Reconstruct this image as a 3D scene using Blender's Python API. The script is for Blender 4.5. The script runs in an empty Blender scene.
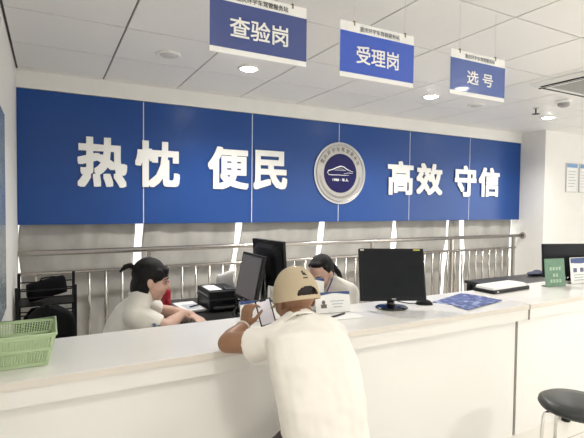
import bpy, bmesh, math, random
from mathutils import Vector as V, Matrix as M, noise
random.seed(7)
R = math.radians; PI = math.pi
sc = bpy.context.scene; COL = sc.collection
CEIL = 2.876; WALLX = -0.26; BACKY = 5.0; SIDEX = 7.046; TOPZ = 0.9455
S = 1.18                                    # size of people against the room grid

# ------------------------------------------------------------ camera
yaw, pitch, roll, F, H = 0.4913, -0.0334, 0.0104, 455.23, 1.65
fw = V((math.sin(yaw)*math.cos(pitch), math.cos(yaw)*math.cos(pitch), math.sin(pitch)))
r0 = V((math.cos(yaw), -math.sin(yaw), 0)); u0 = r0.cross(fw)
rt = r0*math.cos(roll)+u0*math.sin(roll); up = -r0*math.sin(roll)+u0*math.cos(roll)
CP = V((0, 0, H))
cd = bpy.data.cameras.new('camera'); co = bpy.data.objects.new('camera', cd); COL.objects.link(co)
cd.sensor_width = 36; cd.lens = 36*F/584; cd.clip_start = .02
co.matrix_world = M.Translation(CP) @ M((rt, up, -fw)).transposed().to_4x4()
sc.camera = co
def ray(u, v): return fw + rt*(u-292)/F + up*(219-v)/F
def dp(u, v, d): return CP + ray(u, v)*d            # point at a depth
def zp(u, v, z): r = ray(u, v); return CP + r*((z-H)/r.z)
def yp(u, v, y): r = ray(u, v); return CP + r*(y/r.y)

# ------------------------------------------------------------ materials
MATS = {}
def mat(name, col, rough=.5, metal=0, bump=0, bscale=60, var=0, vscale=8, emit=0, spec=.5, trans=0, coat=0, sheen=0, alpha=1, stretch=None):
    if name in MATS: return MATS[name]
    m = bpy.data.materials.new(name); m.use_nodes = True; MATS[name] = m
    nt = m.node_tree; b = nt.nodes['Principled BSDF']
    c = (*col, 1); b.inputs['Base Color'].default_value = c
    b.inputs['Roughness'].default_value = rough; b.inputs['Metallic'].default_value = metal
    b.inputs['Specular IOR Level'].default_value = spec
    b.inputs['Transmission Weight'].default_value = trans; b.inputs['Coat Weight'].default_value = coat
    b.inputs['Sheen Weight'].default_value = sheen; b.inputs['Alpha'].default_value = alpha
    if emit: b.inputs['Emission Color'].default_value = c; b.inputs['Emission Strength'].default_value = emit
    tc = nt.nodes.new('ShaderNodeTexCoord'); src = tc.outputs['Object']
    if stretch:
        mp = nt.nodes.new('ShaderNodeMapping'); mp.inputs['Scale'].default_value = stretch
        nt.links.new(src, mp.inputs[0]); src = mp.outputs[0]
    if var:
        n = nt.nodes.new('ShaderNodeTexNoise'); n.inputs['Scale'].default_value = vscale; n.inputs['Detail'].default_value = 4
        r = nt.nodes.new('ShaderNodeValToRGB')
        r.color_ramp.elements[0].position = .3; r.color_ramp.elements[1].position = .7
        r.color_ramp.elements[0].color = (*[x*(1-var) for x in col], 1); r.color_ramp.elements[1].color = (*[min(1, x*(1+var)) for x in col], 1)
        nt.links.new(src, n.inputs['Vector']); nt.links.new(n.outputs['Fac'], r.inputs[0]); nt.links.new(r.outputs[0], b.inputs['Base Color'])
    if bump:
        n = nt.nodes.new('ShaderNodeTexNoise'); n.inputs['Scale'].default_value = bscale; n.inputs['Detail'].default_value = 3
        k = nt.nodes.new('ShaderNodeBump'); k.inputs['Strength'].default_value = bump; k.inputs['Distance'].default_value = .01
        nt.links.new(src, n.inputs['Vector']); nt.links.new(n.outputs['Fac'], k.inputs['Height']); nt.links.new(k.outputs[0], b.inputs['Normal'])
    return m
WALL = mat('white_wall_paint', (.84, .83, .80), .6, bump=.05, bscale=40, var=.015)
COUNTER = mat('white_counter_laminate', (.86, .845, .81), .28, var=.015, vscale=2, coat=.2)
COUNTER2 = mat('cream_fascia_laminate', (.83, .81, .77), .3, var=.01, vscale=3)
EDGE = mat('warm_edge_band', (.74, .69, .62), .35, var=.02)
JOINT = mat('grey_joint_strip', (.22, .20, .17), .4, metal=.3)
BLUE = mat('blue_gloss_board', (.009, .062, .27), .28, var=.04, vscale=1.5, spec=.35)
CEILT = mat('ceiling_tile', (.88, .87, .85), .34, bump=.3, bscale=12, spec=.5)
CEILG = mat('ceiling_dark_backing', (.13, .125, .12), .7)  # dark backing that shows in the tile joints
WHITE = mat('white_plastic', (.85, .85, .83), .35, var=.01)
LETTER = mat('white_acrylic_letter', (.92, .92, .90), .35, var=.01)
LSIDE = mat('letter_return_shade', (.30, .27, .24), .5)  # white letter sides with grey-brown shade painted into the colour
STEEL = mat('brushed_steel', (.52, .49, .46), .26, metal=.9, bump=.03, bscale=200, stretch=(.1, 1, 1))
CHROME = mat('chrome', (.72, .71, .68), .12, metal=1)
CLOTH = mat('grey_tarpaulin', (.43, .42, .395), .75, bump=.5, bscale=7, var=.16, vscale=4, stretch=(1, 1, .6))
BLACK = mat('black_plastic', (.010, .011, .013), .42, spec=.25, bump=.03, bscale=300)
BLACKG = mat('black_gloss', (.008, .009, .012), .12, coat=.3)
DARK = mat('dark_grey_plastic', (.035, .037, .042), .45)
DESK = mat('black_desk_top', (.018, .017, .018), .3, var=.1)
SCREEN = mat('dark_screen', (.010, .012, .014), .3, spec=.18)
SCREENON = mat('dim_lit_screen', (.10, .095, .10), .25, emit=.35)
LAMP = mat('lamp_diffuser', (1, .97, .9), .4, emit=30)
LAMPOFF = mat('lamp_lens', (.60, .59, .57), .3)
SKIN = mat('skin_light', (.62, .40, .315), .5, var=.05, vscale=14, bump=.02, bscale=200)
SKIN2 = mat('skin_tan', (.30, .155, .085), .48, var=.08, vscale=14, bump=.03, bscale=200)
HAIR = mat('black_hair', (.007, .006, .006), .5, spec=.2, bump=.5, bscale=60, stretch=(6, 6, 1))
SHIRT = mat('white_shirt_fabric', (.80, .77, .71), .85, bump=.12, bscale=16, sheen=.2)
TEE = mat('white_polo_fabric', (.81, .775, .72), .85, bump=.15, bscale=14, sheen=.2)
TROUSER = mat('dark_trouser_fabric', (.05, .035, .04), .85, bump=.1)
BEIGE = mat('beige_cap_cotton', (.50, .41, .28), .85, bump=.08, bscale=220, var=.03)
GREEN = mat('pale_green_plastic', (.47, .60, .36), .4, var=.04, alpha=1)
RED = mat('red_metal', (.45, .01, .03), .25, coat=.4)
LEATHER = mat('dark_grey_vinyl', (.032, .036, .036), .38, bump=.08, bscale=60, spec=.35)
PAPER = mat('white_paper', (.86, .86, .85), .7, var=.01)
INKBLUE = mat('blue_print', (.04, .08, .24), .5)
INKGREY = mat('grey_print', (.25, .26, .28), .6)
INKBLACK = mat('black_print', (.02, .02, .025), .6)
GREENP = mat('green_print', (.16, .30, .20), .5, var=.1, vscale=30)
PALEG = mat('pale_green_print', (.42, .58, .43), .5)
GLASS = mat('clear_plastic', (.9, .93, .93), .05, trans=1)
SOLE = mat('rubber', (.03, .03, .03), .8)
LIPS = mat('lips', (.42, .10, .10), .45)
EYE = mat('eye_dark', (.015, .01, .01), .2)
EYEW = mat('eye_white', (.75, .72, .70), .3)
PURPLE = mat('purple_ribbon', (.07, .04, .25), .5)
ALU = mat('aluminium_frame', (.6, .6, .6), .3, metal=.8)

def floor_mat():
    m = bpy.data.materials.new('polished_cream_tile'); m.use_nodes = True; nt = m.node_tree; b = nt.nodes['Principled BSDF']
    tc = nt.nodes.new('ShaderNodeTexCoord'); br = nt.nodes.new('ShaderNodeTexBrick')
    br.offset = 0; br.inputs['Scale'].default_value = 1; br.inputs['Brick Width'].default_value = .94; br.inputs['Row Height'].default_value = .94
    br.inputs['Mortar Size'].default_value = .004
    br.inputs['Color1'].default_value = (.84, .81, .75, 1); br.inputs['Color2'].default_value = (.82, .79, .73, 1); br.inputs['Mortar'].default_value = (.45, .42, .37, 1)
    nt.links.new(tc.outputs['Object'], br.inputs['Vector']); nt.links.new(br.outputs['Color'], b.inputs['Base Color'])
    b.inputs['Roughness'].default_value = .18
    return m
def leaflet_mat(name, seed):
    m = bpy.data.materials.new(name); m.use_nodes = True; nt = m.node_tree; b = nt.nodes['Principled BSDF']
    tc = nt.nodes.new('ShaderNodeTexCoord'); n = nt.nodes.new('ShaderNodeTexVoronoi'); n.inputs['Scale'].default_value = 26
    n2 = nt.nodes.new('ShaderNodeTexNoise'); n2.inputs['Scale'].default_value = 22; n2.inputs['Detail'].default_value = 5
    mp = nt.nodes.new('ShaderNodeMapping'); mp.inputs['Location'].default_value = (seed, seed*2, 0)
    mx = nt.nodes.new('ShaderNodeMath'); mx.operation = 'MULTIPLY'
    r = nt.nodes.new('ShaderNodeValToRGB'); e = r.color_ramp.elements
    e[0].position = .16; e[0].color = (.02, .04, .20, 1); e[1].position = .46; e[1].color = (.40, .47, .68, 1)
    e2 = r.color_ramp.elements.new(.28); e2.color = (.06, .11, .37, 1)
    nt.links.new(tc.outputs['Object'], mp.inputs[0]); nt.links.new(mp.outputs[0], n.inputs['Vector']); nt.links.new(mp.outputs[0], n2.inputs['Vector'])
    nt.links.new(n.outputs['Distance'], mx.inputs[0]); nt.links.new(n2.outputs['Fac'], mx.inputs[1])
    nt.links.new(mx.outputs[0], r.inputs[0]); nt.links.new(r.outputs[0], b.inputs['Base Color']); b.inputs['Roughness'].default_value = .35
    return m

# ------------------------------------------------------------ object helpers
def link(o, parent=None):
    COL.objects.link(o)
    if parent: o.parent = parent
    return o
def build(name, bm, m, parent=None, smooth=False, loc=None, rot=None, bevel=0):
    me = bpy.data.meshes.new(name); bmesh.ops.recalc_face_normals(bm, faces=bm.faces[:]); bm.to_mesh(me); bm.free()
    for x in (m if isinstance(m, (list, tuple)) else [m]): me.materials.append(x)
    if smooth: me.polygons.foreach_set('use_smooth', [True]*len(me.polygons))
    o = bpy.data.objects.new(name, me); link(o, parent)
    if loc is not None: o.location = loc
    if rot is not None: o.rotation_euler = rot
    if bevel:
        b = o.modifiers.new('bevel', 'BEVEL'); b.width = bevel; b.segments = 2; b.limit_method = 'ANGLE'
    return o
def thing(name, label, cat, loc=(0, 0, 0), rz=0, group=None):
    o = bpy.data.objects.new(name, None); o.empty_display_size = .1; link(o)
    o.location = loc; o.rotation_euler = (0, 0, rz); o['label'] = label; o['category'] = cat
    if group: o['group'] = group
    return o
def tag(o, label, cat, group=None, kind=None):
    o['label'] = label; o['category'] = cat
    if group: o['group'] = group
    return o
def struct(o): o['kind'] = 'structure'; return o
def box(bm, c, s, rot=None):
    mtx = M.Translation(V(c)) @ (rot.to_4x4() if rot else M.Identity(4)) @ M.Diagonal((*s, 1))
    return bmesh.ops.create_cube(bm, size=1, matrix=mtx)['verts']
def bx(x0, x1, y0, y1, z0, z1, bm=None):
    bm = bm or bmesh.new(); box(bm, ((x0+x1)/2, (y0+y1)/2, (z0+z1)/2), (x1-x0, y1-y0, z1-z0)); return bm
def frame_of(d):
    d = d.normalized(); a = V((0, 0, 1)) if abs(d.z) < .9 else V((1, 0, 0))
    x = a.cross(d).normalized(); return x, d.cross(x), d
def tube(bm, pts, rad, seg=10, cap=True, flat=1, round_ends=False):
    pts = [V(p) for p in pts]; rad = rad if isinstance(rad, (list, tuple)) else [rad]*len(pts)
    if round_ends:
        d0 = (pts[0]-pts[1]).normalized(); d1 = (pts[-1]-pts[-2]).normalized()
        a0 = [(pts[0]+d0*rad[0]*math.sin(t), rad[0]*math.cos(t)) for t in (1.35, .95, .5)]
        a1 = [(pts[-1]+d1*rad[-1]*math.sin(t), rad[-1]*math.cos(t)) for t in (.5, .95, 1.35)]
        rad = [r for _, r in a0]+list(rad)+[r for _, r in a1]; pts = [p for p, _ in a0]+pts+[p for p, _ in a1]
    rings = []; xprev = None
    for i, p in enumerate(pts):
        t = (pts[min(i+1, len(pts)-1)]-pts[max(i-1, 0)]).normalized()
        if xprev is None: x, y, _ = frame_of(t)
        else:
            x = (xprev-t*xprev.dot(t)).normalized(); y = t.cross(x)
        xprev = x
        rings.append([bm.verts.new(p+(x*math.cos(2*PI*k/seg)*flat+y*math.sin(2*PI*k/seg))*rad[i]) for k in range(seg)])
    for a, b in zip(rings, rings[1:]):
        for k in range(seg): bm.faces.new((a[k], a[(k+1) % seg], b[(k+1) % seg], b[k]))
    if cap: bm.faces.new(rings[0][::-1]); bm.faces.new(rings[-1])
    return bm
def capsule(bm, a, b, ra, rb=None, seg=14): return tube(bm, [a, b], [ra, ra if rb is None else rb], seg, round_ends=True)
def ell(bm, c, r, rot=None, u=20, v=14):
    mtx = M.Translation(V(c)) @ (rot.to_4x4() if rot else M.Identity(4)) @ M.Diagonal((*r, 1))
    bmesh.ops.create_uvsphere(bm, u_segments=u, v_segments=v, radius=1, matrix=mtx); return bm
def lathe(bm, prof, seg=32, c=(0, 0, 0), cap=True):
    rings = [[bm.verts.new((c[0]+r*math.cos(2*PI*k/seg), c[1]+r*math.sin(2*PI*k/seg), c[2]+z)) for k in range(seg)] for r, z in prof]
    for a, b in zip(rings, rings[1:]):
        for k in range(seg): bm.faces.new((a[k], a[(k+1) % seg], b[(k+1) % seg], b[k]))
    if cap: bm.faces.new(rings[0][::-1]); bm.faces.new(rings[-1])
    return bm
def loft(bm, rings, seg=20, cap=True, power=2.4):
    """rings: (center, half-width vector, half-depth vector)"""
    vs = []
    for c, a, b in rings:
        row = []
        for k in range(seg):
            t = 2*PI*k/seg; x, y = math.cos(t), math.sin(t)
            q = (abs(x)**power+abs(y)**power)**(-1/power)
            row.append(bm.verts.new(V(c)+V(a)*x*q+V(b)*y*q))
        vs.append(row)
    for a, b in zip(vs, vs[1:]):
        for k in range(seg): bm.faces.new((a[k], a[(k+1) % seg], b[(k+1) % seg], b[k]))
    if cap: bm.faces.new(vs[0][::-1]); bm.faces.new(vs[-1])
    return bm
def evaluated(o):
    dg = bpy.context.evaluated_depsgraph_get(); dg.update()
    return bpy.data.meshes.new_from_object(o.evaluated_get(dg))
def fuse(name, bm, m, parent=None, voxel=.008, smooth=6, wr=0, wscale=9):
    """join overlapping closed shapes into one continuous surface"""
    me = bpy.data.meshes.new(name); bmesh.ops.recalc_face_normals(bm, faces=bm.faces[:]); bm.to_mesh(me); bm.free()
    t = bpy.data.objects.new(name, me); link(t)
    r = t.modifiers.new('r', 'REMESH'); r.mode = 'VOXEL'; r.voxel_size = voxel; r.use_smooth_shade = True
    if smooth:
        s = t.modifiers.new('s', 'SMOOTH'); s.factor = .5; s.iterations = smooth
    n = evaluated(t); bpy.data.objects.remove(t); bpy.data.meshes.remove(me)
    if wr:
        nm = [v.normal.copy() for v in n.vertices]
        for v, q in zip(n.vertices, nm):
            p = v.co*wscale; v.co += q*wr*(noise.noise(V((p.x, p.y, p.z*.6)))+.5*noise.noise(p*2.3))
    n.name = name; n.materials.clear(); n.materials.append(m)
    n.polygons.foreach_set('use_smooth', [True]*len(n.polygons))
    return link(bpy.data.objects.new(name, n), parent)
def text_mesh(body, w, h, depth=.002, bold=.0, keep=False, res=3):
    """writing in the XZ plane, facing -Y, centred on the origin and fitted to w x h"""
    c = bpy.data.curves.new('t', 'FONT'); c.body = body; c.size = 1; c.resolution_u = res; c.extrude = .5
    o = bpy.data.objects.new('t', c); link(o); me = evaluated(o); bpy.data.objects.remove(o); bpy.data.curves.remove(c)
    if bold:                                              # heavier strokes: overlay the letter shifted round a small circle
        bm = bmesh.new(); k_ = 12 if bold > .02 else 4
        for i in range(k_):
            m2 = me.copy(); a = 2*PI*(i+.5)/k_; q = max(abs(math.cos(a)), abs(math.sin(a))); m2.transform(M.Translation((bold*math.cos(a)/q, bold*math.sin(a)/q, i*.00009/depth))); bm.from_mesh(m2); bpy.data.meshes.remove(m2)
        bm.to_mesh(me); bm.free()
    xs = [v.co.x for v in me.vertices]; ys = [v.co.y for v in me.vertices]
    x0, x1, y0, y1 = min(xs), max(xs), min(ys), max(ys); sx = w/(x1-x0); sy = h/(y1-y0)
    if keep: sx = sy = min(sx, sy)
    for v in me.vertices:
        x, y, z = v.co; v.co = ((x-(x0+x1)/2)*sx, -z*depth, (y-(y0+y1)/2)*sy)
    return me
def writing(name, body, w, h, m, parent, loc, rot=(0, 0, 0), depth=.002, bold=0, keep=False, side=None):
    me = text_mesh(body, w, h, depth, bold, keep); me.name = name; me.materials.clear(); me.materials.append(m)
    if side:
        me.materials.append(side)
        for p in me.polygons:
            if abs(p.normal.y) < .5: p.material_index = 1
    o = bpy.data.objects.new(name, me); link(o, parent); o.location = loc; o.rotation_euler = rot; return o
def dup(root, loc=None, rz=None, label=None, group=None):
    r = root.copy(); link(r)
    if loc is not None: r.location = loc
    if rz is not None: r.rotation_euler = (0, 0, rz)
    if label: r['label'] = label
    if group: r['group'] = group
    for ch in list(root.children):
        c = ch.copy(); link(c, r)
        for g in list(ch.children): link(g.copy(), c)
    return r

# ============================================================ SETTING
XR = 10.5; YB = -4.2
struct(build('floor', bx(WALLX-.2, XR+.2, YB-.2, 5.6, -.1, 0), floor_mat()))
# suspended ceiling: metal tiles with dark joints
bm = bmesh.new(); bmesh.ops.create_cube(bm, size=1, matrix=M.Translation(((WALLX+XR)/2, (YB+5.4)/2, CEIL+.075)) @ M.Diagonal((XR-WALLX+.4, 5.4-YB+.4, .1, 1)))
for f in bm.faces: f.material_index = 1
T = .731; g = .0068
xs = [.4928+T*i for i in range(-1, 15)]; ys = [4.149+.727*i for i in range(-12, 2)]
xs = [WALLX+.012]+xs[1:]; ys = ys+[BACKY-.012]
for i in range(len(xs)-1):
    for j in range(len(ys)-1):
        a = random.uniform(-.0012, .0012)
        vs = box(bm, ((xs[i]+xs[i+1])/2, (ys[j]+ys[j+1])/2, CEIL+.012), (xs[i+1]-xs[i]-2*g, ys[j+1]-ys[j]-2*g, .024), M.Rotation(a, 3, 'X') @ M.Rotation(random.uniform(-.0012, .0012), 3, 'Y'))
struct(build('ceiling', bm, [CEILT, CEILG]))
struct(build('wall_left', bx(WALLX-.15, WALLX, YB, 5.6, 0, CEIL+.02), WALL))
# back wall: lintel above the opening, low wall under it, pane with added emission brightening the gaps between sheets
struct(build('wall_back', bx(WALLX, SIDEX, 5.12, 5.3, 1.5, CEIL+.02), WALL))
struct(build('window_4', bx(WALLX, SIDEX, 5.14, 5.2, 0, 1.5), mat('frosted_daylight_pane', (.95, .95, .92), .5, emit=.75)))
struct(build('trim_1', bx(WALLX, SIDEX, 4.985, 5.12, 2.712, CEIL+.01), WALL))
struct(build('wall_side', bx(SIDEX, XR, 4.563, 5.3, 0, CEIL+.02), WALL))
struct(build('wall_right', bx(XR, XR+.15, YB, 5.3, 0, CEIL+.02), WALL))
# wall behind the photographer, with three tall windows
bm = bmesh.new()
wins = [(.4, 2.6), (3.2, 6.2), (6.8, 9.8)]
edges = [WALLX]+[e for w in wins for e in w]+[XR]
for a, b in zip(edges[::2], edges[1::2]): bx(a, b, YB-.15, YB, 0, CEIL+.02, bm)
for a, b in wins: bx(a, b, YB-.15, YB, 0, .35, bm); bx(a, b, YB-.15, YB, 2.65, CEIL+.02, bm)
struct(build('wall_front', bm, WALL))
for i, (a, b) in enumerate(wins):
    w = struct(build('window_%d' % (i+1), bx(a, b, YB-.09, YB-.08, .35, 2.65), GLASS))
    bm = bmesh.new()
    n = 3
    for k in range(n+1):
        x = a+(b-a)*k/n; bx(x-.03, x+.03, YB-.12, YB-.05, .35, 2.65, bm)
    bx(a, b, YB-.12, YB-.05, .35, .41, bm); bx(a, b, YB-.12, YB-.05, 2.59, 2.65, bm)
    build('window_frame', bm, ALU, w)

# blue boards across the wall
seams = [WALLX, .884, 2.125, 3.357, 4.58, 5.815, SIDEX-.003]
pos = ['leftmost blue wall board, against the white left wall, with the first white character', 'second blue wall board from the left, under the tail of the second character',
       'blue wall board left of the round emblem, with the fourth white character', 'blue wall board right of the round emblem, carrying the fifth character',
       'blue wall board second from the right, between the sixth and seventh characters', 'rightmost blue wall board, carrying the last white character']
for i in range(6):
    o = build('wall_board', bx(seams[i]+(.002 if i == 0 else .009), seams[i+1]-(.001 if i == 5 else .0), 4.995, 5.03, 1.423, 2.707), BLUE, bevel=.002)
    tag(o, pos[i], 'wall board', 'blue boards across the wall')
st = build('joint_strip', bx(WALLX+.01, SIDEX-.01, 4.997, 4.9995, 1.425, 2.705), mat('seam_white', (.75, .76, .80), .5)); struct(st); st.name = 'trim_2'
ch = [('热', .253, .722, 2.30, 1.796), ('忱', .800, 1.268, 2.30, 1.81), ('便', 1.585, 2.080, 2.293, 1.808), ('民', 2.140, 2.590, 2.285, 1.818),
      ('高', 4.170, 4.641, 2.268, 1.792), ('效', 4.700, 5.218, 2.262, 1.80), ('守', 5.478, 5.955, 2.268, 1.79), ('信', 6.011, 6.503, 2.262, 1.795)]
words = ['first from the left end', 'second from the left, over the board seam', 'third, with the person radical, left of the emblem', 'fourth, just left of the round emblem',
         'fifth, just right of the round emblem', 'sixth, between the fifth and the seventh', 'seventh, crossing the right board seam', 'last one at the right end']
for (c, x0, x1, zt, zb), wd in zip(ch, words):
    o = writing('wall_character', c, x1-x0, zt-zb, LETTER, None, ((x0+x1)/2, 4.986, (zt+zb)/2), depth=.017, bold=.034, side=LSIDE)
    tag(o, 'white raised wall character %s, %s' % (c, wd), 'wall letter', 'white characters on the blue wall')
# emblem
em = thing('round_emblem', 'round silver-rimmed wall emblem with navy centre and white car outline', 'emblem', (3.378, 4.994, 2.055))
ROT = (R(90), 0, 0)
def disc(r0, r1, y0, y1, seg=64):
    bm = bmesh.new(); rings = []
    prof = [(r0, y0), (r1, y0), (r1, y1), (r0, y1)]
    rr = [[bm.verts.new((r*math.cos(2*PI*k/seg), -y, r*math.sin(2*PI*k/seg))) for k in range(seg)] for r, y in prof]
    for i in range(4):
        a, b = rr[i], rr[(i+1) % 4]
        for k in range(seg): bm.faces.new((a[k], a[(k+1) % seg], b[(k+1) % seg], b[k]))
    return bm
build('rim', disc(.385, .405, 0, .016), mat('dull_chrome', (.42, .42, .44), .28, metal=.9), em, smooth=False, bevel=.004)
build('inner_rim', disc(.362, .368, 0, .022), mat('dull_chrome', (0,0,0)), em, bevel=.003)
build('ring', disc(.25, .386, 0, .014), mat('silver_ring', (.42, .41, .39), .45, metal=.3, var=.04), em)
build('centre_disc', disc(.0005, .255, 0, .018), mat('navy_disc', (.010, .009, .085), .45, spec=.2), em)
car = bmesh.new()
A = lambda pts: [V((x, -.020, z)) for x, z in pts]
tube(car, A([(-.19, -.015), (-.205, .005), (-.19, .03), (-.13, .045), (-.06, .075), (0, .092), (.05, .085), (.10, .055), (.16, .035), (.20, .025)]), [.003, .007, .007, .006, .007, .008, .007, .006, .004, .002], 8)
tube(car, A([(-.19, -.02), (-.13, -.025), (-.04, -.022), (.05, -.025), (.13, -.02)]), [.006, .005, .004, .004, .002], 8)
tube(car, A([(-.10, .04), (-.03, .058), (.03, .058), (.08, .04), (-.10, .038)]), .0022, 6)
tube(car, A([(.05, -.005), (.12, .01), (.19, .008)]), .003, 6)
build('car_figure', car, LETTER, em, smooth=True)
writing('emblem_lettering', '1988 · 车人', .25, .042, LETTER, em, (0, -.0195, -.085), bold=.02, depth=.002)
ring = '重庆环宇车驾管服务站'
bmr = bmesh.new()
for k, c in enumerate(ring):
    a = R(152-k*(124/9)); me = text_mesh(c, .052, .056, .003, .012, res=1)
    me.transform(M.Translation((.315*math.cos(a), -.0155, .315*math.sin(a))) @ M.Rotation(PI/2-a, 4, 'Y')); bmr.from_mesh(me)
build('ring_lettering', bmr, mat('ring_ink', (.22, .20, .17), .5), em)
bmr = bmesh.new()
for k in range(64):          # fine ornament marks round the lower ring
    a = R(188+k*(164/63)); l = .022+.012*((k*7) % 3)/2
    box(bmr, (.315*math.cos(a), -.015, .315*math.sin(a)), (.007, .003, l), M.Rotation(PI/2-a, 3, 'Y'))
build('ring_marks', bmr, mat('ring_ink', (0, 0, 0)), em)

# ---- grey sheets below the boards
gaps = [(WALLX+.005, .01, 0), (.848, .085, 0), (2.0, .07, -.14), (3.17, .075, -.16), (4.39, .08, -.05), (5.47, .07, -.12), (5.78, .10, .02), (7.0, .12, 0)]
for i in range(len(gaps)-1):
    xa, wa, sa = gaps[i]; xb, wb, sb = gaps[i+1]
    bm = bmesh.new(); nx, nz = 34, 26; z0, z1 = .03, 1.50; grid = []
    for j in range(nz+1):
        row = []; z = z0+(z1-z0)*j/nz
        for k in range(nx+1):
            t = k/nx; q = (1.42-z)
            l = xa+wa/2+sa*q*.9+.012*math.sin(z*9+i); r = xb-wb/2+sb*q*.9-.012*math.sin(z*8+i*2)
            l = min(l, r-.05)
            y = 5.085+.022*noise.noise(V((t*3+i*9, z*3.0, 0)))+.014*noise.noise(V((t*9+i*5, z*2, 4)))+.012*math.sin(t*PI*4+z*2+i)*max(0, .25)
            row.append(bm.verts.new((l+(r-l)*t, y, z)))
        grid.append(row)
    for a, b in zip(grid, grid[1:]):
        for k in range(nx): bm.faces.new((a[k], a[k+1], b[k+1], b[k]))
    o = build('hanging_sheet', bm, CLOTH, smooth=True)
    o.modifiers.new('s', 'SOLIDIFY').thickness = .002
    tag(o, 'grey tarpaulin sheet behind the steel railing, ' + ['at the left wall behind the black rack', 'behind the printer and the ponytailed clerk', 'directly behind the two back-to-back monitors', 'left of the big monitor, behind the lanyard clerk', 'behind the right edge of the big monitor', 'the narrow one under the right board seam', 'at the far right end beside the white pillar'][i], 'sheet', 'grey sheets under the blue boards')

# ---- railing
rl = thing('steel_railing', 'long stainless steel railing with slim balusters in front of grey sheets', 'railing', (0, 4.92, 0))
def hbar(name, z, r, x0=WALLX+.005, x1=SIDEX-.02):
    return build(name, tube(bmesh.new(), [(x0, 0, z), (x1, 0, z)], r, 16), STEEL, rl, smooth=True)
hbar('handrail', 1.158, .027); hbar('mid_rail', .962, .017, x1=6.86); hbar('bottom_rail', .12, .017, x1=6.86)
base = build('baluster', tube(bmesh.new(), [(0, 0, .12), (0, 0, .962)], .0135, 8), STEEL, rl, smooth=True); base.location = (-.11, 0, 0)
for k in range(1, 45):
    c = base.copy(); link(c, rl); c.location = (-.11+.1545*k, 0, 0)
pb = build('post', bx(-.022, .022, -.022, .022, 0, 1.15), STEEL, rl, bevel=.003); pb.location = (.93, .03, 0)
for x in (2.182, 3.901, 5.416, 6.85):
    c = pb.copy(); link(c, rl); c.location = (x, .03, 0)
fl = build('wall_flange', tube(bmesh.new(), [(SIDEX-.028, 0, 1.158), (SIDEX-.002, 0, 1.158)], [.05, .06], 20), STEEL, rl, smooth=False)

# ---- board on the left wall, framed notices on the right wall
nb = thing('wall_notice_board', 'pale blue-grey glossy notice board on the left wall at the picture edge', 'notice board', (WALLX, 3.05, 1.58))
build('board', bx(.001, .02, -.50, .36, -.62, .62), mat('pale_blue_board', (.38, .45, .50), .25, coat=.4), nb, bevel=.01)
build('frame', bx(.0005, .012, -.52, .38, -.645, .645), ALU, nb, bevel=.006)
for i, (x0, x1) in enumerate(((7.60, 7.915), (7.975, 8.29))):
    p = thing('framed_notice', ['framed white notice with blue header on the bright pillar, left of two', 'framed white notice cut by the right picture edge, beside the other'][i], 'notice', ((x0+x1)/2, 4.56, 2.135), group='framed notices on the bright pillar')
    w = x1-x0
    build('frame', bx(-w/2, w/2, -.012, .0, -.245, .245), ALU, p, bevel=.003)
    build('sheet', bx(-w/2+.014, w/2-.014, -.016, -.012, -.232, .232), PAPER, p)
    build('header', bx(-w/2+.014, w/2-.014, -.018, -.016, .17, .232), mat('pale_blue_print', (.20, .36, .62), .5), p)
    bm = bmesh.new()
    for k in range(6): bx(-w/2+.05, w/2-.05-.02*(k % 3), -.0175, -.016, .10-k*.05, .112-k*.05, bm)
    build('text_lines', bm, mat('faint_print', (.5, .54, .58), .6), p)

# ---- ceiling fittings
def downlight(x, y, on, label, power=0):
    t = thing('ceiling_downlight', label, 'ceiling light', (x, y, CEIL), group='round downlights in a row over the railing')
    build('trim_ring', lathe(bmesh.new(), [(.072, .002), (.098, .002), (.102, -.006), (.094, -.014), (.074, -.012), (.070, -.002)], 36), WHITE, t, smooth=True)
    build('lens', lathe(bmesh.new(), [(.070, .0), (.070, -.010), (.055, -.020), (.02, -.026)], 32), LAMP if on else LAMPOFF, t, smooth=False)
    if on:
        l = bpy.data.lights.new('downlight', 'SPOT'); l.energy = power; l.spot_size = R(150); l.spot_blend = .8; l.shadow_soft_size = .10; l.color = (1, .965, .91)
        lo = bpy.data.objects.new('downlight_lamp', l); link(lo, t); lo.location = (0, 0, -.06)
downlight(.879, 3.843, False, 'unlit round white downlight left of the left hanging sign')
downlight(1.61, 3.866, True, 'glaring round downlight just below the left hanging sign', 110)
downlight(3.795, 3.816, True, 'lit round downlight between the middle and right hanging signs', 110)
downlight(4.60, 3.877, False, 'unlit round downlight below the right hanging sign')
downlight(6.047, 3.894, True, 'lit round downlight right of the sprinkler, near the pillar', 90)
for x, y, l in ((.9, .6, 'added fill downlight out of frame near the left wall'), (3.8, .6, 'added fill downlight out of frame above the waiting area'), (6.6, .6, 'added fill downlight out of frame on the far right'),  # unseen lamps added to brighten the ceiling and the near room
                (.9, -1.9, 'added fill downlight behind the camera near the left wall'), (3.8, -1.9, 'added fill downlight behind the camera over the middle of the hall'), (6.6, -1.9, 'added fill downlight behind the camera at the right')):
    downlight(x, y, True, l, (44 if x < 1 else 18) if y > 0 else {.9: 50, 3.8: 330, 6.6: 70}[x])
sp = thing('fire_sprinkler', 'small grey sprinkler head hanging from the ceiling tiles', 'sprinkler', (5.37, 3.617, CEIL))
build('escutcheon', lathe(bmesh.new(), [(.035, 0), (.035, -.006), (.012, -.010)], 20), ALU, sp)
build('stem', tube(bmesh.new(), [(0, 0, -.006), (0, 0, -.07)], [.010, .008], 10), DARK, sp)
build('deflector', lathe(bmesh.new(), [(.008, -.066), (.045, -.072), (.045, -.078), (.006, -.078)], 20), DARK, sp)
sd = thing('ceiling_sensor', 'white round ceiling sensor beside the air conditioner', 'ceiling sensor', (5.27, 3.21, CEIL))
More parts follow.
